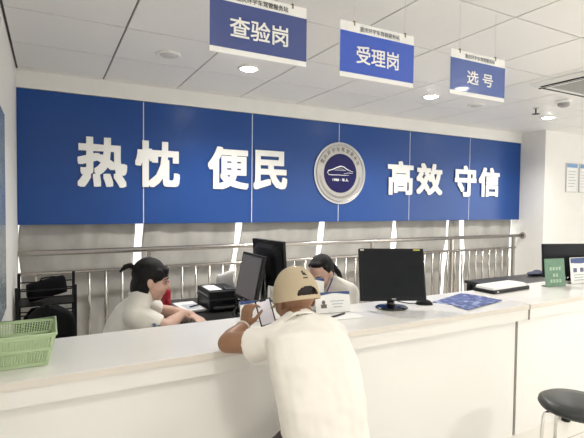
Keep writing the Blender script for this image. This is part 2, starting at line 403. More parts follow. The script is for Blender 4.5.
build('base', lathe(bmesh.new(), [(.085, 0), (.085, -.02), (.075, -.03)], 28), WHITE, sd)
build('dome', lathe(bmesh.new(), [(.065, -.028), (.06, -.06), (.03, -.075)], 28), mat('grey_cover', (.35, .35, .34), .4), sd)
ac = thing('air_conditioner', 'white square ceiling cassette air conditioner with grey grille', 'air conditioner', (4.76, 2.46, CEIL))
bm = bmesh.new(); a = .50
for r_, z in (): pass
rings = [(.50, 0), (.50, -.012), (.47, -.035), (.40, -.046), (.38, -.044)]
prev = None
for r_, z in rings:
    row = []
    for cx, cy in ((-1, -1), (1, -1), (1, 1), (-1, 1)):
        for t in (0, 1, 2, 3):
            ang = math.atan2(cy, cx)+R(-45+30*t); rr = .05; row.append(bm.verts.new((cx*(r_-rr)+rr*math.cos(ang), cy*(r_-rr)+rr*math.sin(ang), z)))
    if prev:
        for k in range(16): bm.faces.new((prev[k], prev[(k+1) % 16], row[(k+1) % 16], row[k]))
    prev = row
bm.faces.new(prev)
build('panel', bm, WHITE, ac)
slot = None
for k in range(4):
    bm = bmesh.new(); box(bm, (0, -.425, -.0415), (.80, .055, .012))
    s = build('air_slot', bm, mat('dark_slot', (.03, .03, .03), .6), ac); s.rotation_euler = (0, 0, k*PI/2)
    bm = bmesh.new(); box(bm, (0, -.437, -.050), (.79, .022, .004), M.Rotation(R(14), 3, 'X'))
    s = build('louvre', bm, WHITE, ac); s.rotation_euler = (0, 0, k*PI/2)
bm = bmesh.new(); box(bm, (0, 0, -.044), (.70, .70, .008))
for k in range(32): box(bm, (0, -.33+k*.0208, -.050), (.68, .006, .006))
build('grille', bm, mat('ac_grille', (.42, .42, .41), .5), ac)

# ---- hanging signs
HDR = '重庆环宇车驾管服务站'
def sign(x0, x1, z0, z1, body, blue, label, cords, tw, hdrmat):
    t = thing('hanging_sign', label, 'hanging sign', ((x0+x1)/2, 2.0, z1), group='blue signs hanging from the ceiling')
    w = x1-x0; h = z1-z0
    build('board', bx(-w/2, w/2, -.004, .004, -h, 0), LETTER, t, bevel=.001)
    build('blue_field', bx(-w/2, w/2, -.0055, -.004, -h+.025, -.052), blue, t)
    writing('lettering', body, tw, .095 if len(body) == 3 and ' ' not in body else .082, LETTER, t, (-.005 if ' ' not in body else .012, -.0075, -h/2-.018), bold=.014, depth=.001)
    writing('header_lettering', HDR, .27, .026, hdrmat, t, (.01, -.0055, -.028), bold=.006, depth=.0008)
    for x in cords:
        c = build('cord', tube(bmesh.new(), [(x-(x0+x1)/2, 0, -.012), (x-(x0+x1)/2, 0, CEIL-z1)], .0015, 6), mat('nylon_cord', (.75, .74, .70), .4), t)
        build('clip', bx(-.004, .004, -.006, .006, -.016, .008), mat('brass_clip', (.25, .2, .12), .4, metal=.7), c, loc=(x-(x0+x1)/2, 0, 0))
sign(.640, 1.139, 2.333, 2.620, '查验岗', mat('sign_blue_dark', (.045, .075, .27), .25, coat=.5), 'left hanging blue sign reading 查验岗, cut by the top edge', (.80, 1.06), .30, INKBLACK)
sign(1.340, 1.845, 2.320, 2.610, '受理岗', mat('sign_blue_bright', (.03, .10, .58), .25, coat=.5), 'middle hanging sign in brightest blue reading 受理岗', (1.43, 1.78), .29, INKGREY)
sign(2.138, 2.632, 2.327, 2.597, '选 号', mat('sign_blue_soft', (.06, .12, .40), .25, coat=.5), 'right hanging blue sign reading 选号', (2.217, 2.539), .235, INKGREY)

# ============================================================ COUNTERS
YF = 2.048; YBK = 2.6155
def counter(x0, x1, label, bj, name='service_counter'):
    t = thing(name, label, 'counter', (x0, YF, 0))
    L = x1-x0
    build('worktop', bx(0, L, 0, YBK-YF, .912, TOPZ), [COUNTER], t, bevel=.003)
    build('edge_band', bx(0.001, L-.001, -.0015, .0, .913, .9445), EDGE, t)
    build('fascia', bx(0, L, .006, .03, .838, .912), COUNTER2, t, bevel=.001)
    build('base_cabinet', bx(bj, L, .039, YBK-YF-.03, 0, .912 if False else .905), COUNTER, t)
    return t
c1 = counter(WALLX+.003, 3.030, 'long white reception counter the seated customer leans on', 0)
c2 = counter(3.042, 6.3, 'white counter section on the right, behind the stool', -.08)
c2.rotation_euler = (0, 0, R(1.2))
# base of the first counter stops at the vertical joint
for o in c1.children:
    if o.name.startswith('base_cabinet'):
        for v in o.data.vertices:
            if v.co.x > 2: v.co.x = 2.935-c1.location.x
build('joint_strip', bx(2.936-c1.location.x, 2.946-c1.location.x, .037, .06, 0, .9), JOINT, c1)
build('edge_strip', bx(3.030-c1.location.x, 3.040-c1.location.x, .0, .05, .838, .944), JOINT, c1)
lf = build('levelling_foot', lathe(bmesh.new(), [(.012, .09), (.012, .05), (.028, .045), (.032, .0)], 14), BLACK)
lf.location = zp(560, 418, 0)+V((0, -.045, 0)); tag(lf, 'small black foot on the floor at the counter base, behind the stool', 'foot')

# ---- black inner desks
def desk(x0, x1, y0, y1, z, label):
    t = thing('black_desk', label, 'desk', ((x0+x1)/2, (y0+y1)/2, 0)); w = x1-x0; d = y1-y0
    build('desk_top', bx(-w/2, w/2, -d/2, d/2, z-.03, z), DESK, t, bevel=.003)
    build('modesty_panel', bx(-w/2+.04, w/2-.04, d/2-.06, d/2-.04, .25, z-.03), DESK, t)
    for sx in (-1, 1):
        for sy in (-1, 1): build('leg', bx(sx*(w/2-.04)-.02, sx*(w/2-.04)+.02, sy*(d/2-.04)-.02, sy*(d/2-.04)+.02, 0, z-.03), BLACK, t)
    return t
desk(.88, 1.64, 2.66, 3.98, .80, 'black desk behind the counter between the two clerks')
desk(4.17, 6.1, 2.76, 3.62, .80, 'black desk behind the counter at the right, below the pillar')

# ============================================================ MONITORS
def monitor(name, label, loc, rz, w, h, lift, screen, tilt=R(6), sticker=False, basez=0, big=True):
    t = thing(name, label, 'monitor', loc, rz)
    def hold(bmx):                                    # lean the panel back about its lower edge
        bmesh.ops.transform(bmx, matrix=M.Translation((0, 0, lift)) @ M.Rotation(-tilt, 4, 'X'), verts=bmx.verts[:]); return bmx
    bm = bx(-w/2, w/2, -.022, .006, 0, h)
    build('housing', hold(bm), BLACK, t, bevel=.006)
    bm = loft(bmesh.new(), [((0, .004, h/2), (w*.46, 0, 0), (0, 0, h*.44)), ((0, .035, h/2), (w*.36, 0, 0), (0, 0, h*.34)), ((0, .05, h/2), (w*.25, 0, 0), (0, 0, h*.22))], 24, power=5)
    build('rear_cover', hold(bm), BLACK, t)
    build('screen', hold(bx(-w/2+.018, w/2-.018, -.0235, -.022, .026, h-.018)), screen, t)
    build('brand_mark', hold(bx(-.014, .014, -.0238, -.022, .010, .016)), LAMPOFF, t)
    bm = bmesh.new(); tube(bm, [(0, .045, .012), (0, .05, lift*.6), (0, .045, lift+h*.4)], [.032, .027, .03], 14)
    build('stand_neck', bm, BLACKG, t, smooth=True)
    bm = lathe(bmesh.new(), [(.105, 0), (.112, .006), (.10, .014), (.04, .020)], 40)
    bmesh.ops.scale(bm, vec=(1, .86, 1), verts=bm.verts[:])
    build('stand_base', bm, BLACKG, t, smooth=False, loc=(0, .03, 0))
    if sticker: build('energy_label', hold(bx(w/2-.075, w/2-.03, -.0243, -.0235, h-.017, h-.006)), mat('yellow_label', (.55, .50, .08), .5), t)
    if sticker: build('corner_label', hold(bx(-w/2+.01, -w/2+.035, -.0243, -.0235, h-.016, h-.006)), LAMPOFF, t)
    return t
p = zp(394, 309, TOPZ)
monitor('desktop_monitor', 'black monitor with yellow label standing on the white counter', (p.x-.010, p.y, TOPZ+.0005), R(-23), .455, .355, .055, SCREEN, R(13), True)
p = dp(243.5, 300, 3.22)
monitor('desktop_monitor', 'monitor with dim grey screen facing the ponytailed clerk', (p.x+.02, p.y, .8005), R(-90), .37, .34, .155, SCREENON, R(12))
p = dp(269.5, 300, 3.45)
monitor('desktop_monitor', 'taller black monitor seen from behind, right of the grey screen', (p.x, p.y, .8005), R(99), .41, .35, .228, SCREEN, R(4))
p = zp(590, 279, TOPZ)
monitor('desktop_monitor', 'black monitor behind the green card at the right picture edge', (4.43, 2.56, TOPZ+.0005), R(-18), .66, .315, .035, SCREEN, R(4))

# ---- printer and small things on the left desk
pr = thing('document_printer', 'small black desktop printer with a white label on top', 'printer', (1.215, 3.56, .8005))
build('body', bx(-.115, .125, -.155, .175, .0, .155), BLACK, pr, bevel=.008)
build('paper_slot', bx(-.09, .10, -.160, -.15, .05, .075), BLACKG, pr)
build('output_tray', bx(-.085, .095, -.20, -.15, .025, .037), DARK, pr)
build('top_label', bx(-.095, .01, -.10, .12, .156, .1575), PAPER, pr)
build('control_panel', bx(.03, .11, -.14, -.06, .154, .162), DARK, pr)
build('base_rim', bx(-.12, .13, -.16, .18, .085, .095), DARK, pr)
build('side_strip', bx(-.118, -.114, -.12, .14, .11, .125), INKGREY, pr)
bm = bmesh.new(); n = 14; rows = []
for i in range(n+1):
    t_ = i/n; a = t_*R(115); row = []
    for j in range(7):
        s_ = j/6-.5; row.append(bm.verts.new((.16*math.sin(a)*.9-.02, s_*.20+.02*t_, .02+.20*(1-math.cos(a))*.75+.03*math.sin(s_*3))))
    rows.append(row)
for a, b in zip(rows, rows[1:]):
    for j in range(6): bm.faces.new((a[j], a[j+1], b[j+1], b[j]))
o = build('curled_paper', bm, PAPER, loc=(1.46, 3.86, .812), smooth=True); o.rotation_euler = (0, 0, R(-150)); o.modifiers.new('s', 'SOLIDIFY').thickness = .002
tag(o, 'curled white sheet standing behind the printer', 'paper')
# papers in a tray
p0 = zp(190, 307, .80)
tr = thing('paper_tray', 'flat black tray of white papers left of the printer', 'tray', (1.0, 3.60, .8005), R(4))
build('tray', bx(-.11, .09, -.19, .17, 0, .012), DARK, tr, bevel=.003)
build('paper_stack', bx(-.095, .075, -.17, .15, .012, .022), PAPER, tr)
build('top_form', bx(-.06, .05, -.14, .04, .022, .0235), mat('grey_blue_form', (.5, .53, .6), .6), tr)
pn = build('ballpoint_pen', tube(bmesh.new(), [(.0, -.06, 0), (0, .055, 0), (0, .07, 0)], [.0055, .0055, .002], 8), INKBLACK, loc=(1.03, 3.55, .830)); pn.rotation_euler = (0, 0, R(-60))
tag(pn, 'dark pen lying on the papers left of the printer', 'pen')
p = zp(163, 306.5, .80)
bt = thing('red_bottle', 'glossy red drinks bottle on the desk in front of the ponytailed clerk', 'bottle', (p.x+.03, p.y+.03, .8005))
build('body', lathe(bmesh.new(), [(.036, 0), (.04, .006), (.04, .12), (.034, .14), (.022, .155), (.022, .165)], 24), RED, bt, smooth=False)
build('cap', lathe(bmesh.new(), [(.026, .162), (.026, .20), (.022, .205)], 20), RED, bt)
p = zp(231, 312.5, .80)
cp = build('clear_cup', lathe(bmesh.new(), [(.001, .004), (.028, .004), (.036, .10), (.039, .10), (.031, 0), (.001, 0)], 24, cap=False), GLASS, loc=(p.x+.05, p.y-.06, .8005), smooth=True)
tag(cp, 'clear plastic cup standing right in front of the printer', 'cup')
cb = build('black_cable', tube(bmesh.new(), [(1.34, 3.30, .806), (1.30, 3.24, .83), (1.25, 3.20, .87), (1.20, 3.17, .83), (1.22, 3.10, .806), (1.32, 3.06, .806), (1.40, 3.12, .806)], .005, 8), BLACK, smooth=True)
tag(cb, 'black cable looping in front of the printer', 'cable')

# ============================================================ PEOPLE
def head(bm, fr, s=1.0, female=False):
    """fr: (centre, forward, up) - skull, jaw, nose, ears added to the body mesh"""
    c, f, u = fr; f = V(f).normalized(); u = (V(u)-f*f.dot(V(u))).normalized(); r = f.cross(u)
    rot = M((r, f, u)).transposed(); P = lambda x, y, z: c+(r*x+f*y+u*z)*s
    k = s
    ell(bm, P(0, -.012, .028), (.074*k, .094*k, .088*k), rot)
    ell(bm, P(0, .022, -.035), (.060*k, .066*k, .078*k), rot)
    ell(bm, P(0, .050, -.082), (.030*k, .030*k, .028*k), rot)
    for sx in (-1, 1):
        ell(bm, P(sx*.038, .050, -.030), (.026*k, .030*k, .034*k), rot, 12, 8)
        ell(bm, P(sx*.073, -.008, -.012), (.010*k, .020*k, .032*k), rot @ M.Rotation(sx*.25, 3, 'Z'), 12, 8)
    capsule(bm, P(0, .078, .010), P(0, .106, -.026), .008*k, .0115*k, 10)
    ell(bm, P(0, .092, -.031), (.016*k, .012*k, .009*k), rot, 12, 8)
    ell(bm, P(0, .078, .022), (.05*k, .012*k, .010*k), rot, 12, 8)
    ell(bm, P(0, .082, -.054), (.022*k, .010*k, .006*k), rot, 12, 8)
    ell(bm, P(0, .079, -.064), (.018*k, .010*k, .006*k), rot, 12, 8)
    return P, rot
def face_parts(P, rot, s, parent, hair=HAIR, closed=False):
    for sx in (-1, 1):
        e = build('eye', ell(bmesh.new(), P(sx*.031, .0765, .004), (.015*s, .008*s, .0055*s), rot, 12, 8), EYEW, parent, smooth=True)
        build('iris', ell(bmesh.new(), P(sx*.031, .0815, .003), (.0065*s, .004*s, .0055*s), rot, 10, 6), EYE, e, smooth=True)
        b = tube(bmesh.new(), [P(sx*.014, .090, .021), P(sx*.033, .087, .028), P(sx*.054, .070, .022)], [.0035*s, .004*s, .002*s], 6)
        build('eyebrow', b, hair, parent, smooth=True)
        b = tube(bmesh.new(), [P(sx*.017, .084, .005), P(sx*.032, .0855, .011), P(sx*.048, .074, .005)], [.002*s, .0025*s, .0015*s], 6)
        build('eyelash', b, hair, parent, smooth=True)
    b = bmesh.new(); ell(b, P(0, .0895, -.0545), (.020*s, .006*s, .0045*s), rot, 12, 6); ell(b, P(0, .0865, -.0635), (.016*s, .006*s, .005*s), rot, 12, 6)
    build('lips', b, LIPS, parent, smooth=True)
def hand(bm, w, d, n, side, s=1.0, curl=(.5, .6, .4), spread=.06, thumb=.7):
    """w wrist, d along the hand, n back-of-hand normal, side +1: thumb towards d x n"""
    d = V(d).normalized(); n = V(n); n = (n-d*d.dot(n)).normalized(); t = d.cross(n)*side
    for k in range(4):
        o = (1.5-k)*.021*s
        capsule(bm, w+t*o*.5, w+d*.085*s+t*o, .016*s, .0125*s, 8)
    for k, L in enumerate((.075, .083, .077, .060)):
        p = w+d*.088*s+t*(1.5-k)*.022*s; ang = 0; dd = (d+t*(1.5-k)*spread).normalized()
        for seg_, (fr, rr) in enumerate(((.42, .0100), (.32, .0090), (.26, .0080))):
            ang += curl[seg_]; v = dd*math.cos(ang)-n*math.sin(ang); q = p+v*L*fr*s
            capsule(bm, p, q, rr*s, (rr-.0008)*s, 8); p = q
    p = w+d*.022*s+t*.026*s-n*.006*s
    for v, L, rr in ((d*.62+t*.75-n*.2, .042, .0145), (d*.82+t*.35-n*thumb*.5, .034, .0115), (d*.9+t*.05-n*thumb, .026, .0095)):
        q = p+V(v).normalized()*L*s; capsule(bm, p, q, rr*s, rr*s*.92, 8); p = q
def lerp(a, b, t): return V(a)+(V(b)-V(a))*t
def person(label, J, s, skin, shirtmat, torso, loc, head_fr, neck_r=.054, voxel=.007, hands=(), sleeve=.62, shoes=True, wr=.004):
    """J: joint dict in world space; torso: rings (centre, half width vec, half depth vec) from hips to shoulders"""
    t = thing('person', label, 'person', loc); inv = -V(loc)
    bm = bmesh.new()
    loft(bm, [(c, a*.88, b*.86) for c, a, b in torso], 20)
    P, rot = head(bm, head_fr, s)
    hc = head_fr[0]
    capsule(bm, J['neck'], lerp(J['neck'], P(0, -.02, -.06), 1), neck_r*s*1.1, neck_r*s, 14)
    for q in 'LR':
        capsule(bm, J['neck'], J['sh'+q], .045*s, .050*s)
        capsule(bm, J['sh'+q], J['el'+q], .050*s, .040*s)
        m_ = lerp(J['el'+q], J['wr'+q], .3); capsule(bm, J['el'+q], m_, .040*s, .042*s); capsule(bm, m_, J['wr'+q], .042*s, .027*s)
        capsule(bm, J['hp'+q], J['kn'+q], .080*s, .056*s); capsule(bm, J['kn'+q], J['an'+q], .054*s, .038*s)
        f = (J['to'+q]-J['an'+q]); capsule(bm, J['an'+q]-V((0, 0, .03*s)), J['to'+q], .036*s, .028*s)
    for h_ in hands: hand(bm, *h_)
    bmesh.ops.translate(bm, vec=inv, verts=bm.verts[:])
    body = fuse('body', bm, skin, t, voxel, 3)
    # shirt
    bm = bmesh.new()
    loft(bm, torso, 24)
    capsule(bm, lerp(J['neck'], J['shL'], .12), J['shL'], .062*s, .064*s); capsule(bm, lerp(J['neck'], J['shR'], .12), J['shR'], .062*s, .064*s)
    for q in 'LR':
        e = lerp(J['sh'+q], J['el'+q], sleeve)-V((0, 0, .016*s))
        tube(bm, [J['sh'+q], lerp(J['sh'+q], e, .5), e], [.064*s, .066*s, .070*s], 18)
    bmesh.ops.translate(bm, vec=inv, verts=bm.verts[:])
    fuse('shirt', bm, shirtmat, t, voxel*1.15, 5, wr)
    # trousers and shoes
    bm = bmesh.new(); c, a, b = torso[0]
    loft(bm, [(c-V((0, 0, .05*s)), a*.96, b*.96), (c+V((0, 0, .06*s)), a*.93, b*.93)], 20)
    for q in 'LR':
        capsule(bm, J['hp'+q], J['kn'+q], .094*s, .070*s); tube(bm, [J['kn'+q], lerp(J['kn'+q], J['an'+q], .92)], [.068*s, .058*s], 16)
        capsule(bm, J['kn'+q], lerp(J['kn'+q], J['an'+q], .1), .069*s)
    bmesh.ops.translate(bm, vec=inv, verts=bm.verts[:])
    fuse('trousers', bm, TROUSER, t, .012, 4)
    for q in 'LR':
        bm = bmesh.new(); a_ = J['an'+q]; to = J['to'+q]; g0 = V((a_.x, a_.y, .045*s)); g1 = V((to.x, to.y, .036*s)); dd = (g1-g0).normalized()
        capsule(bm, g0-dd*.03*s, g1, .044*s, .036*s); capsule(bm, g0, a_, .044*s, .042*s)
        bmesh.ops.translate(bm, vec=inv, verts=bm.verts[:])
        fuse('shoe', bm, SOLE, t, .01, 3)
    return t, body, P, rot
def ring_at(c, wdir, hw, hd, fdir, s): return (V(c), V(wdir)*hw*s, V(fdir)*hd*s)
def local(bm, t): bmesh.ops.translate(bm, vec=-V(t.location), verts=bm.verts[:]); return bm
def PL(P, t): return lambda x, y, z: P(x, y, z)-V(t.location)

# ---------- stool (also under the customer)
def stool(loc, rz, label):
    t = thing('round_stool', label, 'stool', loc, rz, group='round vinyl stools at the counter')
    build('seat', lathe(bmesh.new(), [(.150, .480), (.188, .487), (.200, .505), (.196, .522), (.17, .537), (.09, .543), (.0015, .544)], 44), LEATHER, t, smooth=True)
    build('seat_plate', lathe(bmesh.new(), [(.15, .470), (.15, .477)], 32), DARK, t)
    for k in range(4):
        a = R(45+90*k); c, s_ = math.cos(a), math.sin(a)
        lg = build('leg', tube(bmesh.new(), [(.06*c, .06*s_, .470), (.150*c, .150*s_, .468), (.186*c, .186*s_, .462), (.193*c, .193*s_, .44), (.215*c, .215*s_, .02)], .009, 10), CHROME, t, smooth=True)
        build('foot_cap', lathe(bmesh.new(), [(.013, 0), (.014, .03), (.011, .035)], 12, c=(.215*c, .215*s_, 0)), SOLE, lg)
    build('brace_ring', tube(bmesh.new(), [(.203*math.cos(x*PI/16), .203*math.sin(x*PI/16), .20) for x in range(33)], .007, 8, cap=False), CHROME, t, smooth=True)
    return t
p = dp(577, 402, 2.62)
st1 = stool((p.x, p.y, 0), R(17), 'empty round stool with dark grey vinyl seat and thin chrome legs')

# ---------- the customer
hipc = dp(326, 452, 1.86); hipc.z = .655
stool((hipc.x-.0, hipc.y-.02, 0), R(20), 'round vinyl stool the customer in the cap sits on')
w = (dp(338, 332, 2.0)-dp(272, 335, 2.0)).normalized()
w = V((.97, -.20, 0)).normalized()
fdir = V((.2, .97, 0))
c_mid = dp(321, 398, 1.88); c_ch = dp(314, 362, 1.95); c_up = dp(306, 336, 2.02)
nk = dp(300, 323, 2.07)
hd = dp(294.8, 298, 2.16)
J = dict(neck=nk, shL=dp(277, 341, 2.02), shR=dp(326, 334, 2.02), elL=V((.735, 2.0, .995)), elR=V((1.30, 1.95, .99)))
J['wrL'] = dp(244.5, 327, 2.30); J['wrR'] = V((1.22, 2.23, .985))
J['hpL'] = hipc+V((-.11, .05, -.02)); J['hpR'] = hipc+V((.11, .03, -.02))
J['knL'] = V((hipc.x-.02, 1.90, .46)); J['knR'] = V((hipc.x+.17, 1.90, .58))
J['anL'] = V((hipc.x-.07, 1.76, .12)); J['anR'] = V((hipc.x+.16, 1.78, .12))
J['toL'] = V((hipc.x-.09, 1.93, .035)); J['toR'] = V((hipc.x+.18, 1.93, .035))
torso = [ring_at(hipc+V((0, 0, -.005)), w, .156, .12, fdir, S), ring_at(lerp(hipc, c_mid, .5), w, .152, .113, fdir, S), ring_at(c_mid, w, .158, .11, fdir, S),
         ring_at(c_ch, w, .166, .112, (.2, .9, -.25), S), ring_at(c_up, w, .160, .10, (.2, .85, -.4), S), ring_at(lerp(c_up, nk, .75), w, .09, .06, (.2, .8, -.5), S)]
hf = V((-.02, .96, -.27)); hu = V((0, .27, .96))
hL = (J['wrL'], V((.22, .12, .97)), V((-.95, -.30, .10)), 1, S*.80, (.45, .9, .6), .04, .6)
hR = (J['wrR'], V((-.75, .55, .0)), V((0, .1, 1)), -1, S*.92, (.2, .3, .2))
man, body, P, rot = person('customer in beige cap and white polo seen from behind, leaning on the counter', J, S, SKIN2, TEE, torso, (hipc.x, hipc.y, 0), (hd, hf, hu), hands=(hL, hR), sleeve=.50, voxel=.0065, wr=.008)
loc0 = V(man.location)
Pl = lambda x, y, z: P(x, y, z)-loc0
# face
face_parts(Pl, rot, S, man)
# short hair
bm = bmesh.new(); ell(bm, Pl(0, -.018, .034), (.074*S, .091*S, .082*S), rot)
fuse('hair', bm, mat('short_dark_hair', (.02, .014, .012), .7, bump=.4, bscale=120), man, .008, 3)
# cap: dome with the strap opening at the back
bm = bmesh.new(); nu, nv = 144, 48; rows = []
for j in range(nv+1):
    ph = j/nv*PI/2*.985; row = []
    for i in range(nu):
        th = 2*PI*i/nu
        rx, ry, rz_ = .089, .107, .136
        q = math.cos(ph)**.82
        row.append(bm.verts.new(Pl(rx*q*math.sin(th), -.012+ry*q*math.cos(th), -.014+rz_*math.sin(ph)**1.05)))
    rows.append(row)
opening = []
for j in range(nv):
    for i in range(nu):
        th = 2*PI*(i+.5)/nu; back = abs((th-PI)/(2*PI)*nu); jj = j+.5
        if jj > 4 and jj < 4+8.3*math.sqrt(max(0, 1-(back/12.5)**2)): continue
        bm.faces.new((rows[j][i], rows[j][(i+1) % nu], rows[j+1][(i+1) % nu], rows[j+1][i]))
bm.faces.new(rows[-1])
cap = build('cap', bm, BEIGE, man, smooth=True); cap['label'] = 'beige baseball cap with rear strap opening'
m_ = cap.modifiers.new('s', 'SOLIDIFY'); m_.thickness = .004; m_.offset = 1
m_ = cap.modifiers.new('u', 'SUBSURF'); m_.levels = 1; m_.render_levels = 1
bm = bmesh.new(); rows = []
for i in range(25):
    a = R(-30+60*i/24); row = []
    for j in range(7):
        t_ = j/6; l = t_*.075*math.cos(a*.9)**.6
        row.append(bm.verts.new(Pl(.086*math.sin(a)*(1-.02*t_), -.012+.104*math.cos(a)+l, -.010-.012*t_*t_-.01*abs(math.sin(a))**2*t_)))
    rows.append(row)
for a, b in zip(rows, rows[1:]):
    for j in range(6): bm.faces.new((a[j], a[j+1], b[j+1], b[j]))
br = build('brim', bm, BEIGE, cap, smooth=True); br.modifiers.new('s', 'SOLIDIFY').thickness = .004
build('button', ell(bmesh.new(), Pl(0, -.012, .123), (.009*S, .009*S, .006*S), rot, 10, 6), BEIGE, cap, smooth=True)
# little embroidered bird and dots above the opening
def on_cap(th, ph, out=.004):
    q = math.cos(ph)**.82; return Pl((.089+out)*q*math.sin(th), -.012+(.107+out)*q*math.cos(th), -.014+(.136+out)*math.sin(ph)**1.05)
bm = bmesh.new()
ell(bm, on_cap(PI, .80), (.009, .005, .007), rot, 10, 6); ell(bm, on_cap(PI+.05, .89), (.0055, .004, .0065), rot, 10, 6)
tube(bm, [on_cap(PI, .80), on_cap(PI-.14, .74)], [.005, .002], 6)
for k in (-1, 0, 1): ell(bm, on_cap(PI+k*.09, .65), (.004, .003, .0035), rot, 8, 6)
build('embroidery', bm, INKBLACK, cap, smooth=True)
# polo collar
cn = lerp(nk, P(0, -.03, -.08), .35)-loc0
bm = bmesh.new(); rows = []
ax = (P(0, -.02, -.06)-nk).normalized(); x_ = w; y_ = ax.cross(x_).normalized()
for i in range(33):
    a = R(-250+ (320)*i/32); row = []
    for rr, zz in ((.062, .028), (.070, .026), (.084, .002)): row.append(bm.verts.new(cn+(x_*math.cos(a)*rr+y_*math.sin(a)*rr*.95+ax*(zz-.035))*S))
    rows.append(row)
for a, b in zip(rows, rows[1:]):
    for j in range(2): bm.faces.new((a[j], a[j+1], b[j+1], b[j]))
o = build('collar', bm, TEE, man, smooth=True); o.modifiers.new('s', 'SOLIDIFY').thickness = .006
# bracelet
wr = J['wrL']-loc0; fa = (J['wrL']-J['elL']).normalized(); x_, y_, _ = frame_of(fa)
cc = lerp(J['wrL'], J['elL'], .10)-loc0
bm = tube(bmesh.new(), [cc+(x_*math.cos(k*PI/12)+y_*math.sin(k*PI/12))*.037 for k in range(25)], .0055, 8, cap=False)
build('bracelet', bm, mat('pale_beads', (.75, .68, .62), .4, bump=.6, bscale=150), man, smooth=True)
# phone
ph = thing('mobile_phone', 'black-edged smartphone with bright white screen in the customer\'s left hand', 'phone', dp(265.5, 312, 2.33))
pd = (V((0, 0, H))-V(ph.location)); ph.rotation_euler = (R(-14), R(-14), R(-18))
build('case', bx(-.041, .041, 0, .010, -.067, .067), BLACK, ph, bevel=.004)
build('screen', bx(-.034, .034, -.0012, .0, -.0605, .0605), mat('phone_screen', (.8, .78, .85), .2, emit=.15), ph)
build('notch', bx(-.016, .016, -.002, -.0012, .055, .0605), BLACK, ph)
build('camera_bump', bx(.008, .036, .010, .013, .035, .062), BLACKG, ph)

# ---------- clerk with ponytail (left)
def seated(hx, hy, f, hz, s):
    """legs for somebody sitting at hx, hy facing f"""
    f = V(f); r = V((f.y, -f.x, 0)); h = V((hx, hy, hz)); d = {}
    for q, sg in (('L', -1), ('R', 1)):
        d['hp'+q] = h+r*sg*.09*s+f*.02; d['kn'+q] = h+r*sg*.10*s+f*.40*s+V((0, 0, .01)); d['an'+q] = V((h.x, h.y, .12))+r*sg*.10*s+f*.38*s
        d['to'+q] = V((h.x, h.y, .035))+r*sg*.11*s+f*.52*s
    return d
def office_stool(loc, label, h=.50):
    t = thing('swivel_stool', label, 'stool', loc)
    build('seat', lathe(bmesh.new(), [(.17, h-.06), (.20, h-.05), (.205, h-.02), (.18, h-.004), (.001, h)], 32), LEATHER, t, smooth=True)
    build('column', tube(bmesh.new(), [(0, 0, .08), (0, 0, h-.05)], [.03, .022], 14), CHROME, t, smooth=True)
    for k in range(5):
        a = 2*PI*k/5; l = build('leg', tube(bmesh.new(), [(0, 0, .09), (.24*math.cos(a), .24*math.sin(a), .065)], [.022, .014], 8), BLACK, t)
        build('castor', ell(bmesh.new(), (.24*math.cos(a), .24*math.sin(a), .028), (.028, .028, .028), None, 12, 8), SOLE, l, smooth=True)
    return t
h1 = dp(151.5, 280, 2.98)
f1 = V((.97, -.20, 0)).normalized(); s1 = V((f1.y, -f1.x, 0))       # s1 = her right (towards the camera)
hip1 = V((h1.x-.26, h1.y+.08, .60))
J = seated(hip1.x, hip1.y, f1, .60, S); 
up1 = lerp(hip1, h1, .72); up1 = V((h1.x-.11, h1.y+.02, .98)); nk1 = V((h1.x-.055, h1.y+.01, 1.06))
J.update(neck=nk1, shL=up1-s1*.15*S+V((.02, 0, -.005)), shR=up1+s1*.15*S+V((.02, 0, -.02)))
J['elR'] = V((h1.x+.05, h1.y-.20, .87)); J['elL'] = V((h1.x+.12, h1.y+.26, .87))
J['wrR'] = V((h1.x+.20, h1.y+.02, .885)); J['wrL'] = V((h1.x+.30, h1.y+.12, .85))
torso = [ring_at(hip1+V((0, 0, 0)), s1, .155, .115, f1, S), ring_at(lerp(hip1, up1, .4), s1, .135, .10, f1, S), ring_at(lerp(hip1, up1, .75), s1, .145, .105, f1, S),
         ring_at(up1, s1, .14, .09, f1, S), ring_at(lerp(up1, nk1, .8), s1, .08, .055, f1, S)]
hR1 = (J['wrR'], V((.1, .9, -.25)), V((.1, 0, 1)), 1, S*.88, (.3, .5, .4))
hL1 = (J['wrL'], V((.3, -.8, -.15)), V((.1, 0, 1)), -1, S*.88, (.3, .5, .4))
hf1 = V((.95, -.20, -.20)); hu1 = V((.2, 0, .98))
c1p, body, P, rot = person('clerk with short black ponytail and white shirt, in profile at the left', J, S*.97, SKIN, SHIRT, torso, (hip1.x, hip1.y, 0), (h1, hf1, hu1), neck_r=.046, hands=(hR1, hL1), sleeve=.72)
office_stool((hip1.x, hip1.y, 0), 'swivel stool under the ponytailed clerk')
l1 = V(c1p.location); s_ = S*.97; Pl1 = lambda x, y, z: P(x, y, z)-l1
face_parts(Pl1, rot, s_, c1p)
bm = bmesh.new()
ell(bm, Pl1(0, -.022, .036), (.083*s_, .096*s_, .092*s_), rot)                 # crown
ell(bm, Pl1(0, -.058, -.035), (.074*s_, .052*s_, .085*s_), rot)               # back, down to the nape
for sx in (-1, 1):
    ell(bm, Pl1(sx*.070, -.030, -.045), (.016*s_, .030*s_, .075*s_), rot, 14, 10)
    ell(bm, Pl1(sx*.068, .030, .040), (.016*s_, .034*s_, .036*s_), rot, 14, 10)
ell(bm, Pl1(0, .060, .062), (.058*s_, .026*s_, .032*s_), rot)                   # fringe
for k in range(7):
    x = -.048+.016*k; capsule(bm, Pl1(x, .072, .075), Pl1(x*1.08, .084-abs(x)*.35, .032), .009*s_, .006*s_, 8)
fuse('hair', bm, HAIR, c1p, .006, 3)
